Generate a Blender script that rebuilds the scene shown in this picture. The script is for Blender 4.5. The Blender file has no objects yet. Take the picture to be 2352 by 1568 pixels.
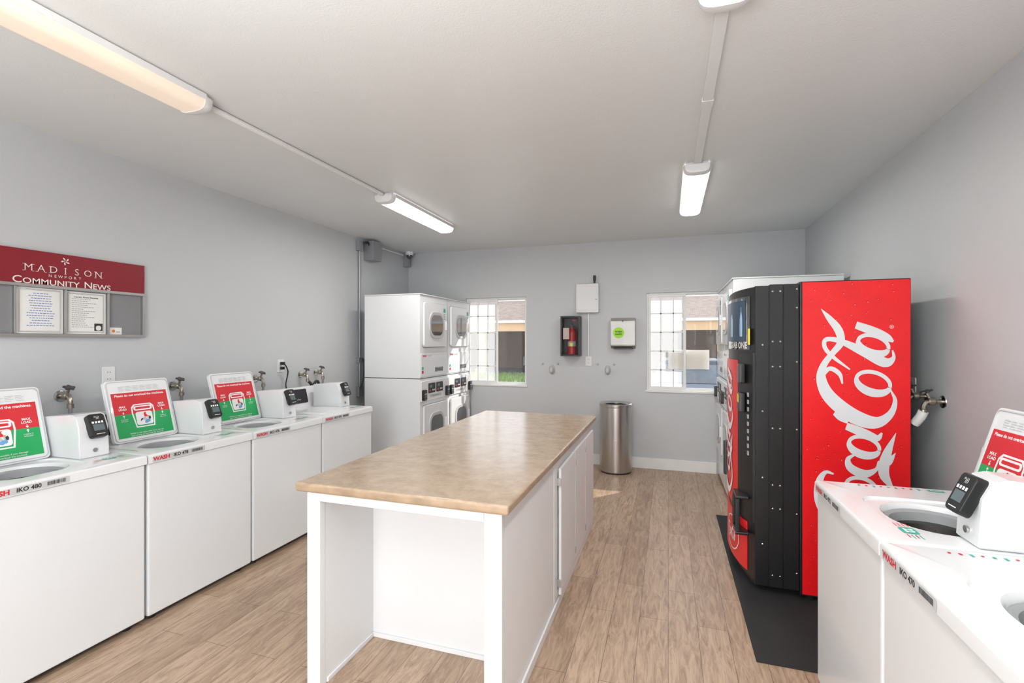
import bpy, bmesh, math, random
from mathutils import Matrix, Vector
random.seed(7)
S = bpy.context.scene; C = S.collection; PI = math.pi
S.view_settings.view_transform = 'Standard'
TH = math.radians(18.07); ST, CT = math.sin(TH), math.cos(TH); H = 1.53; F = 1100.0

# ------------------------------------------------------------------ materials
MATS = {}
def mat(name, col, rough=.5, metal=0, var=.03, scale=6, bump=0, bscale=200, emit=None, es=0, coat=0, spec=.5):
    if name in MATS: return MATS[name]
    m = bpy.data.materials.new(name); m.use_nodes = True; nt = m.node_tree; N = nt.nodes; L = nt.links
    p = N['Principled BSDF']; p.inputs['Roughness'].default_value = rough; p.inputs['Metallic'].default_value = metal
    p.inputs['Coat Weight'].default_value = coat; p.inputs['Specular IOR Level'].default_value = spec
    tc = N.new('ShaderNodeTexCoord'); n = N.new('ShaderNodeTexNoise'); n.inputs['Scale'].default_value = scale; n.inputs['Detail'].default_value = 4
    L.new(tc.outputs['Object'], n.inputs['Vector'])
    r = N.new('ShaderNodeValToRGB'); r.color_ramp.elements[0].position = .3; r.color_ramp.elements[1].position = .7
    r.color_ramp.elements[0].color = (*[max(0, c*(1-var)) for c in col], 1); r.color_ramp.elements[1].color = (*[min(1, c*(1+var)) for c in col], 1)
    L.new(n.outputs['Fac'], r.inputs['Fac']); L.new(r.outputs['Color'], p.inputs['Base Color'])
    if bump:
        b = N.new('ShaderNodeTexNoise'); b.inputs['Scale'].default_value = bscale; b.inputs['Detail'].default_value = 3
        L.new(tc.outputs['Object'], b.inputs['Vector'])
        bn = N.new('ShaderNodeBump'); bn.inputs['Strength'].default_value = bump; bn.inputs['Distance'].default_value = .003
        L.new(b.outputs['Fac'], bn.inputs['Height']); L.new(bn.outputs['Normal'], p.inputs['Normal'])
    if emit:
        p.inputs['Emission Color'].default_value = (*emit, 1); p.inputs['Emission Strength'].default_value = es
    MATS[name] = m; return m

wallm = mat('wall_paint', (.545,.56,.575), .5, var=.012, scale=2, bump=.3, bscale=160)
ceilm = mat('ceiling_paint', (.74,.755,.755), .42, var=.012, scale=1.5, bump=.3, bscale=120)
white = mat('white_enamel', (.76,.775,.79), .22, var=.005, coat=.3)
white2 = mat('white_plastic', (.76,.765,.77), .4, var=.01)
paintw = mat('white_paint', (.76,.765,.77), .42, var=.008, scale=4, bump=.06, bscale=90)
trimw = mat('trim_white', (.80,.80,.79), .45)
black = mat('black_plastic', (.012,.012,.013), .35, var=.1)
blackm = mat('black_enamel', (.012,.012,.013), .3, var=.1, bump=.1, bscale=300)
rubber = mat('black_rubber', (.022,.022,.023), .8, var=.15, bump=1, bscale=500)
dark = mat('dark_grey', (.05,.05,.055), .5)
grey = mat('grey_plastic', (.33,.34,.35), .5)
lgrey = mat('light_grey', (.52,.53,.54), .5)
chrome = mat('chrome', (.6,.6,.58), .2, 1)
brass = mat('aged_metal', (.42,.38,.32), .35, 1, var=.2, scale=40)
alum = mat('aluminium', (.5,.5,.5), .4, 1)
galv = mat('galvanised', (.38,.39,.41), .45, .6)
red = mat('sticker_red', (.62,.02,.03), .45)
redp = mat('panel_red', (.78,.012,.015), .3)
redx = mat('extinguisher_red', (.38,.012,.015), .35)
green = mat('sticker_green', (.01,.36,.1), .45)
teal = mat('sticker_teal', (.03,.42,.32), .45)
sw = mat('sticker_white', (.82,.82,.82), .5)
ink = mat('ink', (.03,.03,.03), .6)
blue = mat('ink_blue', (.05,.12,.45), .6)
sky_b = mat('cloth_blue', (.15,.35,.65), .6)
maroon = mat('board_red', (.24,.008,.018), .4)
letter = mat('board_letters', (.8,.78,.74), .5)
paper = mat('paper', (.78,.78,.76), .7)
orange = mat('orange_vinyl', (.8,.2,.03), .5)
lcd = mat('lcd', (.12,.16,.17), .15)
glassd = mat('dark_glass', (.05,.055,.06), .06, var=.3, coat=1)
plast_y = mat('yellow_tag', (.85,.7,.05), .5)
lime = mat('lime_sticker', (.35,.75,.03), .5)
hose_m = mat('hose_black', (.03,.03,.03), .5)
steeld = mat('dispenser_steel', (.36,.35,.335), .42, .9, var=.05)

def node_mat(name):
    m = bpy.data.materials.new(name); m.use_nodes = True
    return m, m.node_tree.nodes, m.node_tree.links, m.node_tree.nodes['Principled BSDF']

# floor planks
floorm, N, L, p = node_mat('vinyl_planks')
tc = N.new('ShaderNodeTexCoord'); mp = N.new('ShaderNodeMapping'); mp.inputs['Rotation'].default_value = (0,0,PI/2); L.new(tc.outputs['Object'], mp.inputs['Vector'])
br = N.new('ShaderNodeTexBrick'); br.offset = .37; br.inputs['Scale'].default_value = 1; br.inputs['Brick Width'].default_value = .92
br.inputs['Row Height'].default_value = .15; br.inputs['Mortar Size'].default_value = .0012; br.inputs['Bias'].default_value = 0
br.inputs['Color1'].default_value = (.40,.285,.20,1); br.inputs['Color2'].default_value = (.50,.37,.27,1); br.inputs['Mortar'].default_value = (.15,.10,.07,1)
L.new(mp.outputs['Vector'], br.inputs['Vector'])
mp2 = N.new('ShaderNodeMapping'); mp2.inputs['Scale'].default_value = (16,2.0,1); L.new(tc.outputs['Object'], mp2.inputs['Vector'])
gn = N.new('ShaderNodeTexNoise'); gn.inputs['Scale'].default_value = 1.7; gn.inputs['Detail'].default_value = 12; gn.inputs['Roughness'].default_value = .78; gn.inputs['Distortion'].default_value = 1.5
L.new(mp2.outputs['Vector'], gn.inputs['Vector'])
rp = N.new('ShaderNodeValToRGB'); rp.color_ramp.elements[0].position = .36; rp.color_ramp.elements[0].color = (.58,.53,.5,1); rp.color_ramp.elements[1].position = .58; rp.color_ramp.elements[1].color = (1.08,1.07,1.06,1)
L.new(gn.outputs['Fac'], rp.inputs['Fac'])
mx = N.new('ShaderNodeMix'); mx.data_type = 'RGBA'; mx.blend_type = 'MULTIPLY'; mx.inputs[0].default_value = 1
L.new(br.outputs['Color'], mx.inputs[6]); L.new(rp.outputs['Color'], mx.inputs[7]); L.new(mx.outputs[2], p.inputs['Base Color'])
p.inputs['Roughness'].default_value = .36
bn = N.new('ShaderNodeBump'); bn.inputs['Strength'].default_value = .12; bn.inputs['Distance'].default_value = .002; L.new(gn.outputs['Fac'], bn.inputs['Height']); L.new(bn.outputs['Normal'], p.inputs['Normal'])

# laminate
lam, N, L, p = node_mat('tan_laminate')
tc = N.new('ShaderNodeTexCoord'); a = N.new('ShaderNodeTexNoise'); a.inputs['Scale'].default_value = 11; a.inputs['Detail'].default_value = 11; a.inputs['Roughness'].default_value = .78
L.new(tc.outputs['Object'], a.inputs['Vector']); r = N.new('ShaderNodeValToRGB'); e = r.color_ramp.elements
e[0].position = .34; e[0].color = (.35,.255,.175,1); e[1].position = .66; e[1].color = (.52,.40,.285,1)
L.new(a.outputs['Fac'], r.inputs['Fac']); L.new(r.outputs['Color'], p.inputs['Base Color']); p.inputs['Roughness'].default_value = .2; p.inputs['Specular IOR Level'].default_value = .5
lamedge = mat('laminate_edge', (.38,.27,.18), .4, var=.18, scale=15)

# brushed stainless
steel, N, L, p = node_mat('brushed_steel')
tc = N.new('ShaderNodeTexCoord'); mp = N.new('ShaderNodeMapping'); mp.inputs['Scale'].default_value = (60,60,1); a = N.new('ShaderNodeTexNoise'); a.inputs['Scale'].default_value = 4
L.new(tc.outputs['Object'], mp.inputs['Vector']); L.new(mp.outputs['Vector'], a.inputs['Vector'])
r = N.new('ShaderNodeValToRGB'); r.color_ramp.elements[0].color = (.48,.46,.44,1); r.color_ramp.elements[1].color = (.66,.64,.62,1)
L.new(a.outputs['Fac'], r.inputs['Fac']); L.new(r.outputs['Color'], p.inputs['Base Color']); p.inputs['Metallic'].default_value = 1; p.inputs['Roughness'].default_value = .3

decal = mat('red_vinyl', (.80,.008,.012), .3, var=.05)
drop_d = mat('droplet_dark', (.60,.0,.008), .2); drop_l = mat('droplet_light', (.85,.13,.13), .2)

def glassmat(name, haze, ior=1.25):
    m = bpy.data.materials.new(name); m.use_nodes = True; nt = m.node_tree; N = nt.nodes; L = nt.links
    N.remove(N['Principled BSDF']); out = N['Material Output']
    t = N.new('ShaderNodeBsdfTransparent'); g = N.new('ShaderNodeBsdfGlossy'); g.inputs['Roughness'].default_value = .02
    d = N.new('ShaderNodeBsdfTranslucent'); d.inputs['Color'].default_value = (.93,.93,.93,1)
    m1 = N.new('ShaderNodeMixShader'); m1.inputs[0].default_value = haze; L.new(t.outputs[0], m1.inputs[1]); L.new(d.outputs[0], m1.inputs[2])
    m2 = N.new('ShaderNodeMixShader'); f = N.new('ShaderNodeFresnel'); f.inputs['IOR'].default_value = ior
    L.new(f.outputs[0], m2.inputs[0]); L.new(m1.outputs[0], m2.inputs[1]); L.new(g.outputs[0], m2.inputs[2]); L.new(m2.outputs[0], out.inputs[0])
    return m
glass = glassmat('clear_glass', .02); haze = glassmat('screened_glass', .2)

# ------------------------------------------------------------------ mesh helpers
def nb(): return bmesh.new()
def mset(bm, n0, mi):
    bm.faces.ensure_lookup_table()
    for f in bm.faces[n0:]: f.material_index = mi
def box(bm, x0, x1, y0, y1, z0, z1, bev=0, mi=0, M=None, seg=2):
    t = bmesh.new(); bmesh.ops.create_cube(t, size=1)
    for v in t.verts: v.co = Vector(((x0+x1)/2+v.co.x*(x1-x0), (y0+y1)/2+v.co.y*(y1-y0), (z0+z1)/2+v.co.z*(z1-z0)))
    if bev: bmesh.ops.bevel(t, geom=t.edges[:], offset=bev, segments=seg, affect='EDGES', profile=.5)
    if M: t.transform(M)
    merge(bm, t, mi)
def merge(bm, t, mi=0):
    me = bpy.data.meshes.new('tmp'); t.to_mesh(me); t.free(); n0 = len(bm.faces); bm.from_mesh(me); bpy.data.meshes.remove(me); mset(bm, n0, mi)
def ringloft(bm, rings, closed=True, cap0=False, cap1=False, mi=0):
    n0 = len(bm.faces); vs = [[bm.verts.new(p) for p in r] for r in rings]; n = len(rings[0])
    for a, b in zip(vs, vs[1:]):
        for i in range(n if closed else n-1):
            j = (i+1) % n
            try: bm.faces.new((a[i], a[j], b[j], b[i]))
            except ValueError: pass
    if cap0: bm.faces.new(vs[0][::-1])
    if cap1: bm.faces.new(vs[-1])
    mset(bm, n0, mi)
def lathe(bm, prof, M=Matrix(), seg=28, mi=0, cap=True):
    rings = [[M @ Vector((r*math.cos(2*PI*i/seg), r*math.sin(2*PI*i/seg), z)) for i in range(seg)] for r, z in prof]
    ringloft(bm, rings, cap0=cap, cap1=cap, mi=mi)
def cyl(bm, p0, p1, r, seg=16, mi=0, r2=None):
    p0, p1 = Vector(p0), Vector(p1); d = p1-p0; q = d.to_track_quat('Z', 'Y').to_matrix().to_4x4()
    lathe(bm, [(r, 0), (r2 if r2 is not None else r, d.length)], Matrix.Translation(p0) @ q, seg, mi)
def cr(pts, n=6):
    P = [Vector(p) for p in pts]; P = [P[0]*2-P[1]]+P+[P[-1]*2-P[-2]]; out = []
    for i in range(1, len(P)-2):
        for k in range(n):
            t = k/n; a, b, c, d = P[i-1:i+3]
            out.append(.5*((2*b)+(c-a)*t+(2*a-5*b+4*c-d)*t*t+(3*b-a-3*c+d)*t**3))
    out.append(P[-2]); return out
def tube(bm, pts, r, seg=10, mi=0, smooth=6):
    P = cr(pts, smooth) if smooth else [Vector(p) for p in pts]
    rings = []; up = Vector((.13,.21,.97))
    for i, p in enumerate(P):
        d = (P[min(i+1, len(P)-1)]-P[max(i-1, 0)]).normalized(); a = d.cross(up)
        if a.length < .2: a = d.cross(Vector((1,0,0)))
        a.normalize(); b = d.cross(a); up = -b if b.dot(up) < 0 else b
        a = d.cross(up).normalized(); b = up = (up-d*up.dot(d)).normalized()
        rings.append([p+a*r*math.cos(2*PI*k/seg)+b*r*math.sin(2*PI*k/seg) for k in range(seg)])
    ringloft(bm, rings, cap0=True, cap1=True, mi=mi)
def rrect(w, h, r, seg=5, cx=0, cy=0):
    return [(cx+(1 if math.cos(PI/4+PI/2*q) > 0 else -1)*(w/2-r)+r*math.cos(PI/2*q+PI/2*k/seg), cy+(1 if math.sin(PI/4+PI/2*q) > 0 else -1)*(h/2-r)+r*math.sin(PI/2*q+PI/2*k/seg)) for q in range(4) for k in range(seg+1)]
def prism(bm, pts, M, d, ch=0, mi=0):
    cx = sum(p[0] for p in pts)/len(pts); cy = sum(p[1] for p in pts)/len(pts)
    w = max(p[0] for p in pts)-min(p[0] for p in pts); h = max(p[1] for p in pts)-min(p[1] for p in pts)
    def rg(z, k): return [M @ Vector((cx+(p[0]-cx)*(1-2*k/w), cy+(p[1]-cy)*(1-2*k/h), z)) for p in pts]
    R = [rg(0, 0), rg(d-ch, 0)]+([rg(d-ch*.3, ch*.3), rg(d, ch)] if ch else [])
    ringloft(bm, R, cap0=True, cap1=True, mi=mi)
def flat(bm, pts, M, mi=0, z=0):
    n0 = len(bm.faces); bm.faces.new([bm.verts.new(M @ Vector((p[0], p[1], z))) for p in pts]); mset(bm, n0, mi)
def rect(bm, x0, x1, y0, y1, M, mi=0, z=0): flat(bm, [(x0,y0),(x1,y0),(x1,y1),(x0,y1)], M, mi, z)
def FM(x, y, z):  # front plane: X right, Y up, Z towards -y
    return Matrix.Translation((x, y, z)) @ Matrix(((1,0,0,0),(0,0,-1,0),(0,1,0,0),(0,0,0,1)))
def text(bm, s, size, M, mi=0, align='CENTER', sx=1, off=0, z=0):
    cu = bpy.data.curves.new('t', 'FONT'); cu.body = s; cu.size = size; cu.align_x = align; cu.align_y = 'CENTER'; cu.offset = off; cu.resolution_u = 3
    o = bpy.data.objects.new('t', cu); C.objects.link(o); me = bpy.data.meshes.new_from_object(o)
    wdt = max([v.co.x for v in me.vertices] or [0])*sx
    me.transform(M @ Matrix.Translation((0,0,z)) @ Matrix.Diagonal((sx,1,1,1))); n0 = len(bm.faces); bm.from_mesh(me); mset(bm, n0, mi)
    bpy.data.objects.remove(o); bpy.data.curves.remove(cu); bpy.data.meshes.remove(me); return wdt
def chain(o):
    m = o.matrix_basis.copy()
    while o.parent: o = o.parent; m = o.matrix_basis @ m
    return m
def obj(name, bm, mats, parent=None, world=False, flatm=False):
    if not flatm: bmesh.ops.recalc_face_normals(bm, faces=bm.faces[:])
    for f in bm.faces: f.smooth = not flatm
    for e in bm.edges:
        if len(e.link_faces) != 2 or e.calc_face_angle(0) > .6: e.smooth = False
    me = bpy.data.meshes.new(name); bm.to_mesh(me); bm.free()
    for m in (mats if isinstance(mats, (list, tuple)) else [mats]): me.materials.append(m)
    o = bpy.data.objects.new(name, me); C.objects.link(o)
    if not flatm:
        wn = o.modifiers.new('weighted_normal', 'WEIGHTED_NORMAL'); wn.keep_sharp = True; wn.weight = 90
    if parent:
        o.parent = parent
        if world: me.transform(chain(parent).inverted())
    return o
def tag(o, label, cat, group=None):
    o['label'] = label; o['category'] = cat
    if group: o['group'] = group
    return o
def thing(name, label, cat, loc=(0,0,0), rz=0, group=None):
    o = bpy.data.objects.new(name, None); C.objects.link(o); o.location = loc; o.rotation_euler = (0,0,rz); o.empty_display_size = .1
    return tag(o, label, cat, group)
def struct(o): o['kind'] = 'structure'; return o

# ------------------------------------------------------------------ room shell
XL, XR, YB, YF, ZC = -3.5, 1.43, 6.0, -1.5, 2.765
b = nb(); box(b, XL-.15, XR+.15, YF-.15, YB+.18, -.1, 0); struct(obj('floor', b, floorm))
b = nb(); box(b, XL-.15, XR+.15, YF-.15, YB+.18, ZC, ZC+.1); struct(obj('ceiling', b, ceilm))
b = nb(); box(b, XL-.15, XL, YF-.15, YB+.18, 0, ZC); struct(obj('wall_left', b, wallm))
b = nb(); box(b, XR, XR+.15, YF-.15, YB+.18, 0, ZC); struct(obj('wall_right', b, wallm))
W1 = (-2.62, -1.76, .955, 2.115); W2 = (-.25, .61, .94, 2.115)
b = nb()
for a in ((XL, W1[0], 0, ZC), (W1[0], W1[1], 0, W1[2]), (W1[0], W1[1], W1[3], ZC), (W1[1], W2[0], 0, ZC), (W2[0], W2[1], 0, W2[2]), (W2[0], W2[1], W2[3], ZC), (W2[1], XR, 0, ZC)):
    box(b, a[0], a[1], YB, YB+.15, a[2], a[3])
struct(obj('wall_back', b, wallm, flatm=True))
b = nb()
for a in ((XL, -1.9, 0, ZC), (.3, XR, 0, ZC), (-1.9, .3, 2.15, ZC)): box(b, a[0], a[1], YF-.15, YF, a[2], a[3])
struct(obj('wall_front', b, wallm))
d = bpy.data.objects.new('added_door_1', None); C.objects.link(d); d.location = (-.8, YF-.08, 0); struct(d)  # unseen glazed door, added as an opening for the fill lamp
b = nb()
for a in ((-1.1,-1.04,0,2.15), (1.04,1.1,0,2.15), (-1.04,1.04,2.09,2.15), (-1.04,1.04,0,.06), (-.03,.03,.06,2.09)): box(b, a[0], a[1], -.03, .03, a[2], a[3])
obj('door_frame', b, trimw, d)
b = nb(); box(b, -1.04, -.03, -.004, .004, .06, 2.09); box(b, .03, 1.04, -.004, .004, .06, 2.09); obj('pane', b, glass, d)
b = nb(); box(b, -2.55, .53, YB-.014, YB, 0, .13, .004); struct(obj('baseboard_back', b, trimw))
b = nb(); box(b, XR-.014, XR, 2.5, 4.6, 0, .13, .004); struct(obj('baseboard_right', b, trimw))
b = nb(); box(b, XL, XL+.014, YF, 4.55, 0, .13, .004); struct(obj('baseboard_left', b, trimw))

def window(n, W):
    x0, x1, z0, z1 = W; r = bpy.data.objects.new('window_%d' % n, None); C.objects.link(r); r.location = ((x0+x1)/2, YB+.05, z0); struct(r)
    b = nb(); t = .022
    for a in ((x0, x0+t, z0, z1), (x1-t, x1, z0, z1), (x0+t, x1-t, z0, z0+t), (x0+t, x1-t, z1-t, z1)): box(b, a[0], a[1], YB+.03, YB+.075, a[2], a[3], .003)
    obj('window_frame', b, trimw, r, True)
    xm = (x0+x1)/2; t2 = .028
    b = nb(); y0, y1 = YB+.035, YB+.055
    X0, X1, Z0, Z1 = x0+t, xm+.02, z0+t, z1-t
    for a in ((X0, X0+t2, Z0, Z1), (X1-t2, X1, Z0, Z1), (X0+t2, X1-t2, Z0, Z0+t2), (X0+t2, X1-t2, Z1-t2, Z1)): box(b, a[0], a[1], y0, y1, a[2], a[3], .002)
    s = obj('sliding_sash', b, trimw, r, True)
    b = nb()
    for i in (1, 2): xx = X0+(X1-X0)*i/3; box(b, xx-.007, xx+.007, y0+.004, y1-.004, Z0+t2, Z1-t2)
    for i in range(1, 5): zz = Z0+(Z1-Z0)*i/5; box(b, X0+t2, X1-t2, y0+.004, y1-.004, zz-.007, zz+.007)
    obj('muntin_grid', b, trimw, s, True)
    b = nb(); box(b, X0+t2, X1-t2, y1-.003, y1-.001, Z0+t2, Z1-t2); obj('screened_pane', b, haze, s, True)
    b = nb(); X0, X1 = xm-.012, x1-t; y0, y1 = YB+.057, YB+.072
    for a in ((X0, X0+.02, Z0, Z1), (X1-.015, X1, Z0, Z1), (X0+.02, X1-.015, Z0, Z0+.015), (X0+.02, X1-.015, Z1-.015, Z1)): box(b, a[0], a[1], y0, y1, a[2], a[3])
    f = obj('fixed_sash', b, trimw, r, True)
    b = nb(); box(b, X0+.02, X1-.015, y0+.005, y0+.008, Z0+.015, Z1-.015); obj('pane', b, glass, f, True)
    b = nb(); box(b, x0-.015, x1+.015, YB-.012, YB+.03, z0-.018, z0+.006, .004); obj('window_sill', b, trimw, r, True)
window(1, W1); window(2, W2)
b = nb(); box(b, .0, .46, YB+.085, YB+.0865, 1.2, 1.43); tag(obj('pale_sheet', b, mat('pale_beige', (.8,.76,.7), .8)), 'blank pale rectangle just outside the right window glass', 'paper')  # thin blank pale rectangle set just behind the glass

# ------------------------------------------------------------------ ceiling lights and raceways
lensw = mat('lens_white', (.9,.9,.88), .4, emit=(1,.98,.94), es=2.4)
lensp = mat('lens_warm', (.70,.60,.51), .4, emit=(1,.80,.62), es=.36)
def light(x, y0, y1, lens, label):
    r = thing('ceiling_light', label, 'ceiling light', (x, (y0+y1)/2, ZC-.085), 0, 'fluorescent ceiling lights')
    b = nb(); box(b, x-.07, x+.07, y0+.02, y1-.02, ZC-.035, ZC, .004); obj('housing', b, white2, r, True)
    def sec(k):
        pts = []
        for i in range(13):
            a = PI+PI*i/12; pts.append((x+.088*k*math.copysign(abs(math.cos(a))**.6, math.cos(a)), ZC-.02-.062*k*abs(math.sin(a))**.6))
        return pts
    b = nb(); R = [[Vector((p[0], yy, p[1])) for p in sec(1)] for yy in (y0+.05, y1-.05)]; ringloft(b, R, cap0=True, cap1=True); obj('lens', b, lens, r, True)
    for s in (-1, 1): b = nb(); box(b, x+s*.088-.006, x+s*.088+.006, y0+.05, y1-.05, ZC-.036, ZC-.008, .002); obj('side_rail', b, white2, r, True)
    for s, ye in ((1, y0), (-1, y1)):
        b = nb(); R = [[Vector((p[0], ye+s*dy, p[1])) for p in sec(k)] for dy, k in ((0,.72), (.008,.92), (.03,1.03), (.055,1.04))]
        ringloft(b, R, cap0=True, cap1=True); obj('end_cap', b, white2, r, True)
light(-2.27, .60, 1.84, lensp, 'long ceiling light nearest the camera above the left washers')
light(-2.25, 3.44, 4.68, lensw, 'ceiling light above the left stacked dryers')
light(.19, .62, 1.84, lensw, 'ceiling light nearest the camera at the top right')
light(.19, 3.50, 4.74, lensw, 'ceiling light near the vending machine')
b = nb(); tube(b, [(-2.27,1.85,ZC-.017), (-2.26,2.6,ZC-.017), (-2.25,3.43,ZC-.017)], .016, smooth=3); tag(obj('ceiling_conduit', b, white2), 'thin white conduit joining the two left ceiling lights', 'conduit')
b = nb(); box(b, .165, .215, 1.85, 3.49, ZC-.022, ZC, .004); box(b, .16, .22, 2.6, 2.66, ZC-.025, ZC, .004); tag(obj('ceiling_raceway', b, ceilm), 'flat painted raceway joining the two right ceiling lights', 'raceway')

# ------------------------------------------------------------------ washers
def card_reader(parent, M, s=1):
    b = nb(); prism(b, rrect(.08*s, .128*s, .016*s), M, .032*s, .006*s); cr_ = obj('card_reader', b, black, parent)
    M2 = M @ Matrix.Translation((0,0,.0325*s))
    b = nb(); rect(b, -.026*s, .026*s, -.03*s, .005*s, M2, 0)
    for i in range(4): rect(b, -.028*s+i*.0145*s, -.018*s+i*.0145*s, .010*s, .021*s, M2, 1)
    text(b, '*)))', .019*s, M2 @ Matrix.Translation((0,.042*s,.0002)), 1); rect(b, -.02*s, .02*s, -.05*s, -.047*s, M2, 1)
    obj('screen', b, [lcd, sw], cr_, flatm=True)

def sticker(lid, M, w, h):
    b = nb(); y0, y1, y2 = .07*h, .44*h, .79*h; hw = w*.43
    rect(b, -hw, hw, y1, y2, M, 1, .0005); rect(b, -hw, hw, y0, y1, M, 2, .0005)
    text(b, 'Please do not overload the machines.', .0195*w/.385, M @ Matrix.Translation((0, y2-.017, 0)), 0, z=.001, off=.0005)
    for sx in (-1, 1):
        X = sx*hw*.70
        text(b, 'MAX', .0165, M @ Matrix.Translation((X, y1+.047, 0)), 0, z=.001, off=.0005); text(b, 'LOAD', .0165, M @ Matrix.Translation((X, y1+.031, 0)), 0, z=.001, off=.0005)
        flat(b, [(X-.007, y1+.010), (X+.007, y1+.010), (X, y1+.002)], M, 0, .001); rect(b, X-.0018, X+.0018, y1+.010, y1+.020, M, 0, .001)
        flat(b, [(X-.007, y1-.012), (X+.007, y1-.012), (X, y1-.004)], M, 0, .001); rect(b, X-.0018, X+.0018, y1-.022, y1-.012, M, 0, .001)
        text(b, 'CORRECT', .009, M @ Matrix.Translation((X, y1-.032, 0)), 0, z=.001); text(b, 'AMOUNT', .009, M @ Matrix.Translation((X, y1-.042, 0)), 0, z=.001)
    c = (0, y1-.016); K = 1.12
    T = [(-.050*K,-.066*K),(.050*K,-.066*K),(.062*K,.016),(.060*K,.050*K),(.045*K,.066*K),(-.045*K,.066*K),(-.060*K,.050*K),(-.062*K,.016)]
    flat(b, [(c[0]+x, c[1]+y) for x, y in T], M, 0, .001)
    U = [(x*.88, y*.9 if abs(y-.016) > .001 else y) for x, y in T]
    flat(b, [(c[0]+x, c[1]+y) for x, y in (U[0], U[1], U[2], U[7])], M, 2, .0014)
    flat(b, [(c[0]+x, c[1]+y) for x, y in U[2:]], M, 1, .0014)
    flat(b, rrect(.098*K, .026*K, .012, 5, c[0], c[1]+.042*K), M, 0, .0018); flat(b, rrect(.080*K, .012*K, .006, 5, c[0], c[1]+.042*K), M, 1, .0021)
    flat(b, rrect(.088*K, .074*K, .014, 5, c[0], c[1]-.016*K), M, 0, .0018)
    random.seed(3)
    for i in range(15):
        cx, cy = c[0]+random.uniform(-.032,.032), c[1]+random.uniform(-.042,.008); a0 = random.random()*6; rr = random.uniform(.010,.017)
        flat(b, [(cx+rr*math.cos(a0+k*2*PI/5)*(1 if k % 2 else .6), cy+rr*math.sin(a0+k*2*PI/5)) for k in range(5)], M, [0,3,4,5,1,3,0,6][i % 8], .0024+i*.00012)
    text(b, 'WASH is not responsible if you damage', .0125*w/.385, M @ Matrix.Translation((0, y0+.021, 0)), 0, z=.003); text(b, 'your clothes or overload the machine.', .0125*w/.385, M @ Matrix.Translation((0, y0+.008, 0)), 0, z=.003)
    for k in range(4):
        yy = y2+.012+k*.0085
        for q in range(6): rect(b, -hw*.72+q*hw*.25, -hw*.72+q*hw*.25+hw*(.16+.05*((q+k) % 2)), yy, yy+.003, M, 5, .001)
    obj('instruction_sticker', b, [sw, red, green, sky_b, ink, lgrey, orange], lid, flatm=True)

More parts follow.
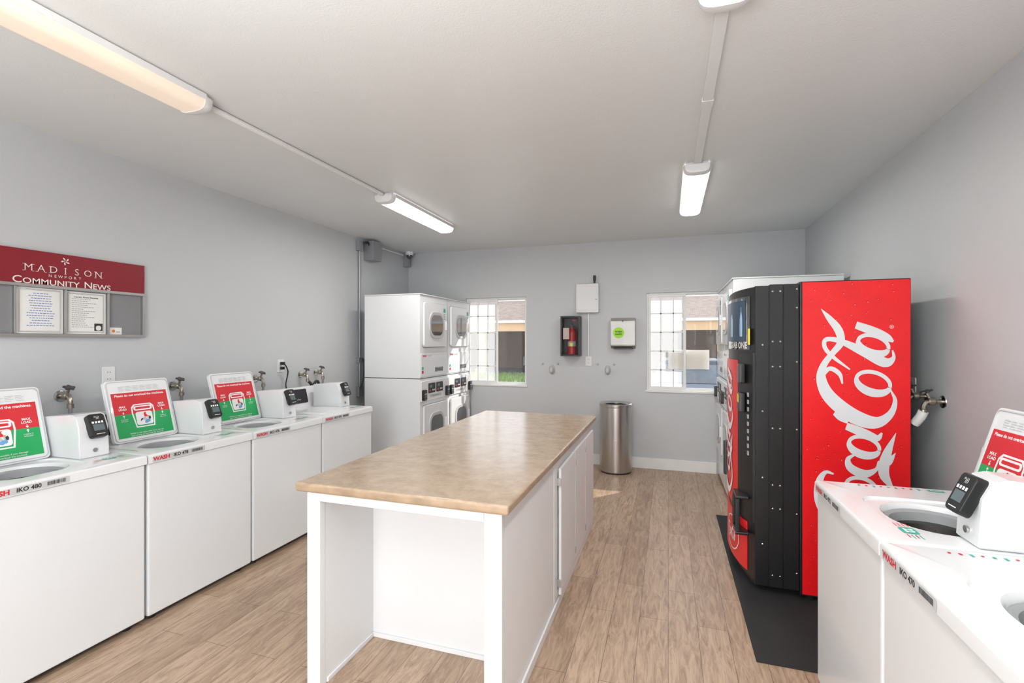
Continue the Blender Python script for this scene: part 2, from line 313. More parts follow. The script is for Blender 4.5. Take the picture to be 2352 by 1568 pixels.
def washer(origin, rz, num, label, lc=.295, lw=.385, open_=True, bx=(.50,.64), bt=1.145, bf=.225):
    w, dp, zt = .682, .66, .917
    r = thing('washing_machine', label, 'washing machine', origin, rz, 'top-loading washers')
    b = nb(); box(b, .003, w-.003, .008, dp, .035, .872, .012)
    top = [f for f in b.faces if f.normal.z > .9 and f.calc_area() > .2]; bmesh.ops.delete(b, geom=top, context='FACES'); obj('cabinet', b, white, r)
    b = nb(); box(b, .02, w-.02, .05, dp-.02, .012, .036); obj('base', b, dark, r)
    for x in (.06, w-.06):
        for y in (.07, dp-.07): b = nb(); cyl(b, (x,y,0), (x,y,.014), .02); obj('foot', b, black, r)
    c = (lc, .27); ang = sorted([2*PI*i/72 for i in range(72)]+[math.atan2(yy-c[1], xx-c[0]) % (2*PI) for xx in (0,w) for yy in (0,dp)])
    def ro(a):
        ca, sa = math.cos(a), math.sin(a); t = 9
        if ca > 1e-9: t = min(t, (w-c[0])/ca)
        if ca < -1e-9: t = min(t, -c[0]/ca)
        if sa > 1e-9: t = min(t, (dp-c[1])/sa)
        if sa < -1e-9: t = min(t, -c[1]/sa)
        return (c[0]+ca*t, c[1]+sa*t)
    out = [ro(a) for a in ang]
    def ins(k, z): return [Vector((min(max(x, k), w-k), min(max(y, k), dp-k), z)) for x, y in out]
    def se(a_, b_, n, z, oy=0):
        R = []
        for a in ang:
            ca, sa = math.cos(a), math.sin(a); rr = 1/((abs(ca)/a_)**n+(abs(sa)/b_)**n)**(1/n); R.append(Vector((c[0]+ca*rr, c[1]+sa*rr+oy, z)))
        return R
    b = nb(); ringloft(b, [ins(0,.868), ins(0,zt-.012), ins(.004,zt-.004), ins(.014,zt), se(.195,.178,5,zt,.0), se(.19,.173,5,zt-.008), se(.165,.150,2.2,zt-.009), se(.158,.143,2.1,zt-.02), se(.155,.14,2,zt-.045)]); obj('deck', b, white, r)
    M = Matrix.Translation((c[0], c[1], 0))
    b = nb(); lathe(b, [(.142,zt-.05), (.15,zt-.03), (.14,zt-.022), (.128,zt-.03), (.122,zt-.06), (.135,zt-.075)], M, 48, cap=False); obj('tub_ring', b, grey, r)
    b = nb(); lathe(b, [(.15,zt-.06), (.2,zt-.09), (.2,zt-.4), (.19,zt-.42), (.02,zt-.42)], M, 40, cap=False); obj('tub', b, steel, r)
    b = nb(); lathe(b, [(.1,zt-.42), (.05,zt-.38), (.04,zt-.2), (.035,zt-.15), (.01,zt-.14)], M, 24); obj('agitator', b, white2, r)
    b = nb(); pr = [(.545,zt-.005), (.655,zt-.005), (.655,1.10), (.60,1.105), (.59,1.10)]
    ringloft(b, [[Vector((x, p[0], p[1])) for p in pr] for x in (.008, w-.008)], cap0=True, cap1=True); cp = obj('control_panel', b, white2, r)
    sl = Vector((0,.045,.18)).normalized(); nn = Vector((1,0,0)).cross(sl)
    CM = Matrix.Translation((.25,.556,.965)) @ Matrix(((1,0,0,0),(0,sl.y,nn.y,0),(0,sl.z,nn.z,0),(0,0,0,1)))
    b = nb(); prism(b, rrect(.42,.13,.012,4,0,.06), CM, .006, .002); obj('fascia', b, black, cp)
    b = nb(); text(b, 'Commercial Heavy Duty', .018, CM @ Matrix.Translation((.03,.03,.0065)), 0); rect(b, -.18,-.12,.02,.03, CM, 1, .0065); obj('badge', b, [sw, orange], cp, flatm=True)
    if open_:
        up = Vector((0,.28,.96)).normalized(); n = Vector((1,0,0)).cross(up)
        LM = Matrix.Translation((lc,.425,zt+.004)) @ Matrix(((1,0,0,0),(0,up.y,n.y,0),(0,up.z,n.z,0),(0,0,0,1)))
        b = nb(); pts = rrect(lw,.385,.022,5,0,.1925); prism(b, pts, LM @ Matrix.Translation((0,0,-.022)), .022, .004)
        lid = obj('lid', b, white, r)
        b = nb(); R = [[LM @ Vector((p[0]*k, .1925+(p[1]-.1925)*k, z)) for p in pts] for k, z in ((.96,.0), (.955,.004), (.94,.004), (.935,.0))]
        ringloft(b, R); obj('lid_gasket', b, lgrey, lid)
        sticker(lid, LM @ Matrix.Translation((0,0,.001)), lw, .385)
    else:
        b = nb(); LM = Matrix.Translation((lc,.27,zt-.006)); prism(b, rrect(.37,.335,.03), LM, .014, .005); lid = obj('lid', b, white, r)
        b = nb(); prism(b, rrect(.10,.012,.005,4,0,-.15), LM @ Matrix.Translation((0,0,.014)), .004); obj('lid_grip', b, white, lid)
    x0, x1 = bx; pr = [(bf,zt+.001), (.53,zt+.001), (.53,bt-.02), (bf+.075,bt), (bf+.037,bt-.01), (bf+.01,bt-.065)]
    b = nb(); ringloft(b, [[Vector((x, p[0], p[1])) for p in pr] for x in (x0, x1)], cap0=True, cap1=True)
    bmesh.ops.bevel(b, geom=b.edges[:], offset=.004, segments=2, affect='EDGES'); pb = obj('payment_box', b, white, r)
    sl = Vector((0,.04,.09)).normalized(); nn = Vector((1,0,0)).cross(sl)
    RM = Matrix.Translation(((x0+x1)/2+.005,bf+.011,bt-.07)) @ Matrix(((1,0,0,0),(0,sl.y,nn.y,0),(0,sl.z,nn.z,0),(0,0,0,1)))
    card_reader(pb, RM)
    b = nb(); cyl(b, ((x0+x1)/2,bf+.001,.955), ((x0+x1)/2,bf-.004,.955), .011); obj('lock', b, chrome, pb)
    SM = FM(.175, -.0012, .887)
    b = nb(); rect(b, -.155,.155,-.015,.015, SM, 0); text(b, 'WASH', .029, SM @ Matrix.Translation((-.105,0,.0006)), 1, off=.0011, sx=1.08); text(b, 'IKO '+num, .025, SM @ Matrix.Translation((.005,0,.0006)), 2, off=.0008)
    random.seed(int(num)); x = .07
    while x < .14: ww = random.choice((.001,.002,.003)); rect(b, x, x+ww, -.008,.009, SM, 2, .0006); x += ww+.0015
    obj('number_strip', b, [lgrey, red, ink], r, flatm=True)
    b = nb(); TM = Matrix.Translation((.60,.12,zt+.0012))
    flat(b, rrect(.055,.045,.01,3,-.028,0), TM, 0); text(b, '22', .034, TM @ Matrix.Translation((-.028,0,.0004)), 2, off=.0015)
    for k in range(4): rect(b, .008,.035+.008*(k % 2),-.02+k*.011,-.017+k*.011, TM, 0 if k % 2 else 1); rect(b, -.095,-.066,-.02+k*.011,-.017+k*.011, TM, 1)
    TM = Matrix.Translation((.046,.30,zt+.0012))
    flat(b, rrect(.026,.055,.006,3,0,.12), TM, 0); rect(b, -.003,.003,.10,.14, TM, 2, .0004)
    for k in range(9): rect(b, -.009,.000+.004*(k % 3),-.15+k*.026,-.142+k*.026, TM, [1,1,0,1,0,0,1,1,0][k])
    obj('deck_sticker', b, [teal, red, sw], r, flatm=True)
    return r
YS = (1.162, 1.852, 2.542, 3.232)
washer((-2.67,YS[0],0), PI/2, '480', 'white top-loading washer numbered 480, lid open, below the notice board')
washer((-2.67,YS[1],0), PI/2, '478', 'white top-loading washer numbered 478 with lid open and red-green sticker')
washer((-2.67,YS[2],0), PI/2, '476', 'white top-loading washer numbered 476 with lid open, under the corded outlet')
washer((-2.67,YS[3],0), PI/2, '474', 'white top-loading washer numbered 474, lid closed, last before the dryers', open_=False)
washer((.62,2.445,0), -PI/2, '472', 'white top-loading washer right beside the vending machine mat', lc=.385, lw=.335, bx=(.555,.675), bt=1.125, bf=.25)
washer((.62,1.755,0), -PI/2, '470', 'white top-loading washer numbered 470 in the near right corner', lc=.385, lw=.335, bx=(.555,.675), bt=1.125, bf=.25)

# ------------------------------------------------------------------ stacked dryers
def dryer(origin, rz, dp, label, num, sz=1):
    w, h = .68, 2.04; r = thing('stacked_dryer', label, 'stacked dryer', origin, rz, 'stacked dryers'); r.scale = (1,1,sz)
    b = nb(); box(b, .003, w-.003, .0, dp, .03, 1.121, .006); obj('lower_cabinet', b, white, r)
    b = nb(); box(b, .003, w-.003, .0, dp, 1.127, h, .006); uc = obj('upper_cabinet', b, white, r)
    b = nb(); box(b, .008, w-.008, .005, dp-.005, 1.119, 1.129); obj('seam', b, dark, r)
    b = nb(); box(b, 0, w, -.01, dp, h, h+.012, .003); obj('top_cover', b, white, uc)
    b = nb(); box(b, .02, w-.02, .03, dp-.02, 0, .032); obj('plinth', b, dark, r)
    for zc in (.58, 1.715):
        b = nb(); prism(b, rrect(.575,.505,.035,5), FM(w/2,-.0005,zc), .002); obj('door_gap', b, grey, r)
        b = nb(); prism(b, rrect(.565,.495,.035,5), FM(w/2,-.001,zc), .026, .008); dr = obj('door', b, white, r)
        b = nb(); prism(b, rrect(.36,.30,.12,8), FM(w/2,-.027,zc), .010, .006); obj('door_rim', b, lgrey, dr)
        b = nb(); prism(b, rrect(.29,.23,.09,8), FM(w/2,-.0365,zc), .003, .001); obj('door_glass', b, glassd, dr)
        b = nb(); prism(b, rrect(.022,.11,.008,4), FM(w/2+.245,-.027,zc), .014, .004); obj('door_handle', b, white2, dr)
    b = nb(); M = FM(w/2+.205,-.0285,1.87); rect(b, -.03,.03,-.09,.05, M, 0); rect(b, -.026,.026,.0,.046, M, 1, .0005)
    for k in range(4): rect(b, -.02,.02,-.08+k*.018,-.072+k*.018, M, 1, .0005)
    obj('door_sticker', b, [sw, teal], r, flatm=True)
    b = nb(); prism(b, rrect(w-.03,.255,.012,3), FM(w/2,-.001,1.27), .008, .003); mp_ = obj('service_panel', b, white, r)
    b = nb(); M = FM(w/2,-.0095,1.27); rect(b, .0,.20,-.085,-.035, M, 1)
    for k in range(3): rect(b, .01,.19,-.078+k*.016,-.073+k*.016, M, 2, .0005)
    text(b, 'WASH', .03, M @ Matrix.Translation((-.25,.10,.001)), 0, off=.001); text(b, 'IKO '+num, .026, M @ Matrix.Translation((-.12,.10,.001)), 2, off=.0006)
    rect(b, -.31,-.27,-.05,-.02, M, 3); rect(b, -.31,-.27,-.09,-.06, M, 0)
    obj('panel_label', b, [red, dark, lgrey, teal], mp_, flatm=True)
    b = nb(); prism(b, rrect(w-.02,.225,.012,3), FM(w/2,-.001,.985), .016, .005); cp = obj('control_panel', b, white2, r)
    for x in (-.095,.095):
        b = nb(); prism(b, rrect(.16,.11,.01,3), FM(w/2+x,-.017,1.01), .006, .002); ds = obj('display', b, black, cp)
        b = nb(); M = FM(w/2+x,-.0235,1.02); rect(b, -.06,.0,-.005,.025, M, 0)
        for k in range(3): lathe(b, [(.009,0), (.009,.003)], M @ Matrix.Translation((.03+.022*(k-1),-.035,0)), 12, 1)
        rect(b, -.07,-.03,-.045,-.03, M, 2); obj('button_set', b, [lcd, lgrey, red], ds)
    for x in (.055, w-.055): card_reader(cp, FM(x,-.017,.945), .9)
    b = nb(); rect(b, -.14,.14,-.015,.015, FM(w/2,-.0175,.92), 0); text(b, 'Please check lint screen', .016, FM(w/2,-.0185,.92), 1); obj('notice', b, [lgrey, ink], cp, flatm=True)
    return r
dryer((-2.55,4.605,0), PI/2, .70, 'white stacked dryer pair nearest the left washers', '481')
dryer((-2.55,5.293,0), PI/2, .70, 'white stacked dryer pair below the left window edge', '483')
dryer((.545,5.985,0), -PI/2, .84, 'white stacked dryer pair against the back wall by the right window', '473', 1.02)
dryer((.545,5.297,0), -PI/2, .84, 'white stacked dryer pair directly behind the vending machine', '471', 1.02)

# ------------------------------------------------------------------ island
r = thing('island_cabinet', 'white painted island cabinet with open front bay under the tan worktop', 'cabinet', (-1.07,2.87,0))
x0, x1, y0, y1, zt = -1.53, -.61, 1.745, 4.0, .868
b = nb()
box(b, x0, x0+.07, y0, y0+.035, 0, zt, .003); box(b, x1-.075, x1, y0, y0+.035, 0, zt, .003)
box(b, x0+.07, x1-.075, y0, y0+.03, .825, zt, .002)
box(b, x0, x0+.025, y0+.035, y1, 0, zt); box(b, x1-.025, x1, y0+.035, y1, 0, zt); box(b, x0+.025, x1-.025, y1-.02, y1, 0, zt)
box(b, x0+.025, x1-.025, 2.15, 2.17, 0, zt); box(b, x0+.025, x1-.025, y0+.03, y1-.02, zt-.02, zt)
box(b, x0+.025, x0+.068, y0+.036, 2.15, 0, zt-.02)
box(b, x1-.068, x1-.025, y0+.036, 2.15, 0, zt-.02)
obj('carcass', b, paintw, r, True)
b = nb(); box(b, x1, x1+.012, y0+.02, y1, 0, .05, .004); box(b, x0-.012, x0, y0+.02, y1, 0, .05, .004); box(b, x0+.069, x1-.069, 2.138, 2.15, 0, .022, .003); box(b, x0+.068, x0+.078, 1.79, 2.138, 0, .022, .003)
obj('base_trim', b, paintw, r, True)
b = nb(); box(b, x1, x1+.003, 2.62, y1, .06, .84, .001); obj('face_frame', b, paintw, r, True)
for ya, yb_, o_ in ((2.70,3.16,1), (3.175,3.56,0), (3.575,3.97,0)):
    b = nb(); box(b, x1+.005, x1+.022, ya, yb_, .075, .80, .003)
    if o_: b.transform(Matrix.Translation((x1+.005,yb_,0)) @ Matrix.Rotation(math.radians(.6),4,'Z') @ Matrix.Translation((-x1-.005,-yb_,0)))
    d = obj('cabinet_door', b, paintw, r, True)
    for z in (.12,.70): b = nb(); box(b, x1+.002, x1+.026, ya-.009, ya+.0, z, z+.045, .003); obj('hinge', b, alum, d, True)
b = nb(); box(b, -1.567, -.573, 1.708, 4.035, .87, .91, .012, seg=3)
for f in b.faces:
    if abs(f.normal.z) < .5: f.material_index = 1
tag(obj('worktop', b, [lam, lamedge]), 'tan mottled laminate worktop covering the white island', 'worktop')

# ------------------------------------------------------------------ vending machine
r = thing('vending_machine', 'black drinks vending machine with bright red side panel and script lettering', 'vending machine', (.88,3.66,0))
b = nb(); box(b, .735, 1.276, 3.2, 4.12, .03, 1.872, .004); obj('cabinet', b, blackm, r, True)
b = nb(); box(b, .652, .733, 3.21, 4.11, .05, 1.862, .0015, seg=1); box(b, .578, .649, 3.21, 4.11, .05, 1.862, .0015, seg=1); box(b, .50, .575, 3.214, 4.10, .05, 1.856, .0015, seg=1); box(b, .51,.73,3.218,4.09,.05,1.855)
obj('door_frame', b, blackm, r, True)
for x in (.80, 1.22):
    for y in (3.25, 4.06): b = nb(); cyl(b, (x,y,0), (x,y,.04), .025); obj('foot', b, black, r, True)
for x, zs in ((.594,(.12,.52,.66,1.0,1.37,1.52,1.82)), (.634,(.12,.52,.66,1.0,1.37,1.52,1.82)), (.722,(.15,.5,1.0,1.4,1.72,1.83)), (.54,(.3,.7,1.1,1.5))):
    for z in zs: b = nb(); lathe(b, [(.007,0),(.006,.004),(.003,.006)], FM(x,3.2145 if x < .575 else 3.2105,z), 10); obj('bolt', b, chrome, r, True)
def arc(s, off=0): return (.50-.088*(1-abs(2*s-1)**2.4)-off, 3.222+.878*s)
def cpatch(bm, s0, s1, z0, z1, off, th, mi=0, n=14):
    pts = [arc(s0+(s1-s0)*i/n, off+th) for i in range(n+1)]+[arc(s0+(s1-s0)*i/n, off) for i in range(n, -1, -1)]
    ringloft(bm, [[Vector((p[0], p[1], z)) for p in pts] for z in (z0, z1)], cap0=True, cap1=True, mi=mi)
b = nb(); pts = [arc(i/24) for i in range(25)]+[(.505,4.1), (.505,3.222)]
ringloft(b, [[Vector((.505+(p[0]-.505)*k, p[1], z)) for p in pts] for z, k in ((.045,.7), (.10,.97), (.14,1), (1.8,1), (1.845,.96), (1.852,.9))], cap0=True, cap1=True); door = obj('door', b, black, r, True)
b = nb(); cpatch(b, .05, .9, 1.47, 1.80, .001, .006); dw = obj('display_window', b, glassd, door, True)
b = nb(); cpatch(b, .09, .62, 1.52, 1.78, .0075, .001); obj('poster', b, mat('night_blue', (.02,.06,.12), .3), dw, True)
pb_ = mat('pale_blue', (.35,.55,.7), .3)
for sc in (.16, .36):
    b = nb(); p = arc(sc, .010); lathe(b, [(.002,0),(.028,.002),(.03,.05),(.028,.11),(.012,.16),(.011,.19),(.002,.192)], Matrix.Translation((p[0]+.006,p[1],1.55)) @ Matrix.Diagonal((.3,1,1,1)), 14); obj('bottle_picture', b, pb_, dw, True)
def smap(s, z, off): p = arc(s, off); return Vector((p[0], p[1], z))
def text_curved(bm, s, size, s0, z, off, mi=0, o=.0):
    t = nb(); text(t, s, size, Matrix(), 0, off=o)
    for v in t.verts: v.co = smap(s0-v.co.x/.878, z+v.co.y, off)
    merge(bm, t, mi)
b = nb(); text_curved(b, 'GRAB ONE', .055, .22, 1.495, .0095, 0, .001); obj('window_lettering', b, sw, dw, True, True)
b = nb(); cpatch(b, .20, .94, .45, 1.40, .001, .008); fr = obj('front_red_panel', b, redp, door, True)
b = nb(); cpatch(b, .08, .94, .10, .40, .001, .007); lr = obj('lower_red_panel', b, redp, door, True)
b = nb(); cpatch(b, .0, .195, .42, 1.45, .0, .012); cpnl = obj('coin_panel', b, black, door, True)
p = arc(.05,.012)
for k in range(9): b2 = nb(); box(b2, p[0]-.005, p[0]+.004, p[1]-.014, p[1]+.014, .82+k*.045, .846+k*.045, .002); obj('selection_button', b2, grey, cpnl, True)
p = arc(.11,.012)
for z0 in (1.26, 1.08): b = nb(); box(b, p[0]-.03, p[0]+.006, p[1]-.045, p[1]+.045, z0, z0+.12, .008); obj('coin_slot', b, black, cpnl, True)
b = nb(); box(b, p[0]-.032, p[0]-.0302, p[1]-.03, p[1]+.03, 1.14, 1.19, .0005); obj('price_sticker', b, plast_y, cpnl, True)
b = nb(); p = arc(.05,.0085); box(b, p[0]-.004, p[0]+.004, p[1]-.025, p[1]+.025, 1.50, 1.60, .001); obj('instruction_tag', b, plast_y, dw, True)
b = nb(); box(b, .395, .47, 3.235, 3.40, .33, .35, .006); box(b, .395, .42, 3.235, 3.255, .35, .55, .005); box(b, .395,.42, 3.38,3.40,.35,.55,.005); box(b, .395,.47,3.235,3.40,.55,.57,.006); obj('delivery_bin', b, black, door, True)
b = nb(); box(b, .385, .425, 3.80, 3.84, .55, .80, .01); obj('door_handle', b, black, door, True)

def ell(cx, cy, a, bb, tilt=.30, w0=8, w1=9, n=18):
    out = []
    for i in range(n+1):
        t = 2*PI*i/n; x, y = a*math.cos(t), bb*math.sin(t); out.append((cx+x*math.cos(tilt)-y*math.sin(tilt), cy+x*math.sin(tilt)+y*math.cos(tilt), w0+w1*max(0, math.sin(t))))
    return out
LOGO = [
 [(1886,713,1),(1905,735,12),(1926,762,17),(1931,790,15),(1912,815,12),(1892,842,14),(1886,872,20),(1900,908,26),(1935,942,29),(1975,966,29),(2015,974,23),(2045,955,15),(2056,925,9),(2046,900,3)],
 [(1886,872,6),(1905,850,9),(1928,862,9),(1935,885,3)],
 [(1916,952,8),(1930,962,13),(1948,972,9)],
 ell(2006,882,40,23), [(1952,852,3),(1912,822,8),(1894,800,9),(1898,783,9),(1930,787,11),(1985,812,19),(2032,836,20),(2052,826,9),(2050,808,3)],
 ell(2006,795,36,20), [(1966,750,15),(2005,764,18),(2036,778,16),(2052,788,5)],
 ell(1985,1028,36,20), [(1944,982,15),(1984,998,18),(2014,1010,14),(2026,998,4)],
 [(1966,1046,3),(1948,1058,10),(1954,1078,16),(1985,1092,17),(2012,1082,8),(2018,1062,3)],
 ell(1978,1124,36,22),
 [(1915,1092,3),(1896,1088,8),(1882,1110,16),(1884,1150,24),(1910,1190,30),(1955,1222,29),(2005,1225,20),(2042,1195,14),(2056,1160,9),(2048,1125,8),(2030,1090,22),(2036,1050,20),(2058,998,1)],
 [(2026,1078,4),(2042,1064,14),(2057,1044,1)],
]
def strokes(bm, fn, k=1.12):
    for q, st in enumerate(LOGO):
        P = cr(st, 5); A, B = [], []
        for i, p in enumerate(P):
            d = P[min(i+1, len(P)-1)]-P[max(i-1, 0)]; d = Vector((d.x, d.y))
            if d.length < 1e-6: d = Vector((1,0))
            d.normalize(); n = Vector((-d.y, d.x)); w = max(p.z*k, .8)/2
            A.append(fn(p.x+n.x*w, p.y+n.y*w, q*.00012)); B.append(fn(p.x-n.x*w, p.y-n.y*w, q*.00012))
        ringloft(bm, [A, B], closed=False)
def side(px, py, e=0, Y=3.1962):
    Y -= e; u = (px-1176)/F; v = (784-py)/F; t = Y/(CT+ST*u); return Vector((t*(-ST+CT*u), Y, H+t*v))
b = nb(); box(b, .748, 1.272, 3.1975, 3.2, .04, 1.866)
rnd = random.Random(11)
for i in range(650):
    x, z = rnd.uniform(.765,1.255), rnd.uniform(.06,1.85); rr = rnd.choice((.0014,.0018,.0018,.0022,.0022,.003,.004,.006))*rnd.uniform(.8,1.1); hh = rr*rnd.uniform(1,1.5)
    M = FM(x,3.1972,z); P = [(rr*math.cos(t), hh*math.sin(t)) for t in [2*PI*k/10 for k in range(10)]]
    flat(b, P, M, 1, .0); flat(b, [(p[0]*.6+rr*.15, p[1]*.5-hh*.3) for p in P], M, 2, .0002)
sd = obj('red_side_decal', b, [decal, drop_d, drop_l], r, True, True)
b = nb(); strokes(b, side); text(b, '\u00ae', .028, FM(*side(2049,754)) @ Matrix.Rotation(PI/2,4,'Z'), 0); obj('script_lettering', b, mat('silver_white', (.70,.72,.74), .4), sd, True, True)
b = nb(); strokes(b, lambda x, y, e: smap(.50-(x-1970)/175*.36, .95-(y-970)/520*.9, .011+e)); obj('front_lettering', b, sw, fr, True, True)
b = nb(); strokes(b, lambda x, y, e: smap(.34+(y-970)/520*.22, .25-(x-1970)/175*.09, .0105+e))
R1 = [smap(.34+.16*math.cos(a), .25+.11*math.sin(a), .0102) for a in [2*PI*i/32 for i in range(32)]]; R2 = [smap(.34+.15*math.cos(a), .25+.102*math.sin(a), .0102) for a in [2*PI*i/32 for i in range(32)]]
ringloft(b, [R1, R2]); obj('round_emblem', b, sw, lr, True, True)
b = nb(); box(b, .40, 1.36, 2.535, 4.56, 0, .009, .003); tag(obj('floor_mat', b, rubber), 'black rubber mat under the vending machine', 'mat')
r.location.z = .0095

# ------------------------------------------------------------------ waste bin
r = thing('waste_bin', 'tall round brushed steel waste bin against the back wall', 'waste bin', (-.59,5.755,0))
b = nb(); lathe(b, [(.183,.02), (.186,.03), (.186,.775)], cap=False, seg=48); obj('body', b, steel, r)
b = nb(); lathe(b, [(.175,0), (.178,.02), (.17,.024)], seg=48); obj('base', b, dark, r)
b = nb(); lathe(b, [(.188,.765), (.190,.775), (.190,.80), (.182,.808), (.13,.79), (.125,.75), (.0,.749)], cap=False, seg=48); obj('lid', b, steel, r)
b = nb(); lathe(b, [(.0,.7505), (.122,.752), (.126,.788)], cap=False, seg=40); obj('opening', b, black, r)
b = nb(); lathe(b, [(.188,.385), (.189,.39), (.188,.395)], cap=False, seg=48); obj('seam_band', b, steel, r)

# ------------------------------------------------------------------ notice board
r = thing('notice_board', 'community notice board with dark red header on the left wall', 'notice board', (XL,1.44,1.557), PI/2)
w = .945
b = nb(); box(b, 0, w, -.022, 0, .305, .50, .002); hd = obj('header', b, maroon, r)
M = FM(.482, -.0235, 0)
b = nb()
SER = {'M': (-.021,.021), 'A': (-.02,.02), 'D': (-.017,), 'I': (0,), 'S': (), 'O': (), 'N': (-.018,.018)}
for i, ch in enumerate('MADISON'):
    X = -.177+i*.059; text(b, ch, .056, M @ Matrix.Translation((X,.398,0)), 0, off=-.0006, sx=1.0)
    for dx in SER[ch]:
        rect(b, X+dx-.006, X+dx+.006, .3780, .3798, M, 0, .0002)
        if ch in 'MDIN': rect(b, X+dx-.006, X+dx+.006, .4162, .4180, M, 0, .0002)
for i, ch in enumerate('NEWPORT'): text(b, ch, .023, M @ Matrix.Translation((-.075+i*.025,.361,0)), 0)
t = nb(); x = 0
for s, sz in (('C',.056), ('OMMUNITY',.046), (' ',0), ('N',.056), ('EWS',.046)):
    if s == ' ': x += .018; continue
    x += text(t, s, sz, Matrix.Translation((x,.324-(.004 if sz < .05 else 0),0)), 0, 'LEFT', sx=1.08, off=.0004)+.003
for v in t.verts: v.co.x = (v.co.x-x/2)*(.50/x)
t.transform(M); merge(b, t)
for i in range(5):
    a = i*2*PI/5+.3; c0 = Vector((0,.458))
    P = [(c0.x+rr*math.cos(a+da), c0.y+rr*math.sin(a+da)) for rr, da in ((.002,0),(.009,.0),(.016,.15),(.024,.5),(.018,.75),(.011,.55),(.004,.5))]
    flat(b, P, M)
obj('header_lettering', b, letter, hd, flatm=True)
b = nb(); t = .018
for a in ((0,w,0,t), (0,w,.287,.305), (0,t,t,.287), (w-t,w,t,.287), (.240,.250,t,.287), (.479,.487,t,.287), (.712,.720,t,.287)): box(b, a[0], a[1], -.03, 0, a[2], a[3], .002)
obj('frame', b, alum, r)
b = nb(); box(b, .01, w-.01, -.008, 0, .01, .297); obj('back_panel', b, mat('board_grey', (.24,.24,.25), .25), r)
def sheet(y0, y1, z0, z1, label, lines, head, pic=False):
    M = Matrix.Translation((XL+.009,(y0+y1)/2,z0)) @ Matrix.Rotation(PI/2,4,'Z') @ FM(0,0,0); w_, h_ = y1-y0, z1-z0
    b = nb(); rect(b, -w_/2, w_/2, 0, h_, M, 0, .0005)
    for k, mi in ((.008,1), (.0095,0), (.013,1), (.0145,0)): rect(b, -w_/2+k, w_/2-k, k, h_-k, M, mi, .0006+k*.02)
    rnd = random.Random(lines)
    for k in range(lines):
        yy = h_*.88-(h_*.76)*k/lines; ww = w_*rnd.uniform(.14,.30)
        if head and k == 0: continue
        left = -ww if not head else -w_*.36
        x = left
        while x < (ww if not head else -w_*.36+ww*2): l = rnd.uniform(.006,.016); rect(b, x, x+l, yy-.0018, yy+.0018, M, 2, .0011); x += l+.003
    if head: text(b, head, .013, M @ Matrix.Translation((0,h_*.88,.0012)), 3, off=.0004)
    if pic:
        rect(b, w_*.2, w_*.42, h_*.08, h_*.26, M, 3, .0012); flat(b, rrect(.03,.03,.012,5,w_*.31,h_*.15), M, 0, .0014)
    o = obj('pale_sheet', b, [paper, ink, blue if not head else grey, ink], flatm=True)
    return tag(o, label, 'paper', 'sheets in the notice board')
sheet(1.698, 1.916, 1.577, 1.842, 'white sheet with blue lines of text in the notice board middle bay', 14, '')
sheet(1.932, 2.148, 1.577, 1.838, 'white sheet with small washer picture in the notice board right bay', 16, 'Laundry Room Etiquette', True)
b = nb(); M = Matrix.Translation((XL+.0095,2.205,1.577)) @ Matrix.Rotation(PI/2,4,'Z') @ FM(0,0,0); rect(b, -.04,.04,0,.045, M, 0); lathe(b, [(.01,.0005),(.0,.0006)], M @ Matrix.Translation((-.01,.022,0)), 12, 1, False); rect(b, .005,.03,.015,.018, M, 2, .0005); tag(obj('business_card', b, [paper, orange, ink], flatm=True), 'small white card at the lower right of the notice board', 'card')

# ------------------------------------------------------------------ wall fittings
def outlet(loc, rz, label, plug=False):
    r = thing('wall_outlet', label, 'outlet', loc, rz, 'power outlets')
    b = nb(); prism(b, rrect(.076,.12,.008), FM(0,0,0), .006, .002); pl = obj('cover_plate', b, white2, r)
    for z in (-.022,.022):
        b = nb(); M = FM(0,-.0062,z); prism(b, rrect(.032,.03,.012), M, .001, 0, 0)
        for x in (-.007,.007): rect(b, x-.0015, x+.0015, -.004,.006, M, 1, .0012)
        obj('socket', b, [white2, ink], pl)
    if plug:
        b = nb(); box(b, -.014,.014,-.04,-.007,-.036,-.008,.004); obj('lower_plug', b, black, r)
        b = nb(); box(b, -.014,.014,-.045,-.007,.008,.036,.004)
        tube(b, [(0,-.035,.02),(.005,-.06,.0),(.03,-.06,-.05),(.045,-.04,-.10),(.02,-.045,-.18),(.03,-.05,-.26),(.03,-.05,-.42)], .006); obj('plug_cord', b, black, r)
    return r
outlet((XL,2.17,1.305), PI/2, 'white power outlet on the left wall below the notice board')
outlet((XL,3.64,1.30), PI/2, 'white power outlet with black plug and cord on left wall', True)
outlet((-.948,YB,1.285), 0, 'small outlet at the foot of the white conduit on back wall')
outlet((XR,3.56,1.25), -PI/2, 'power outlet on the right wall behind the vending machine')

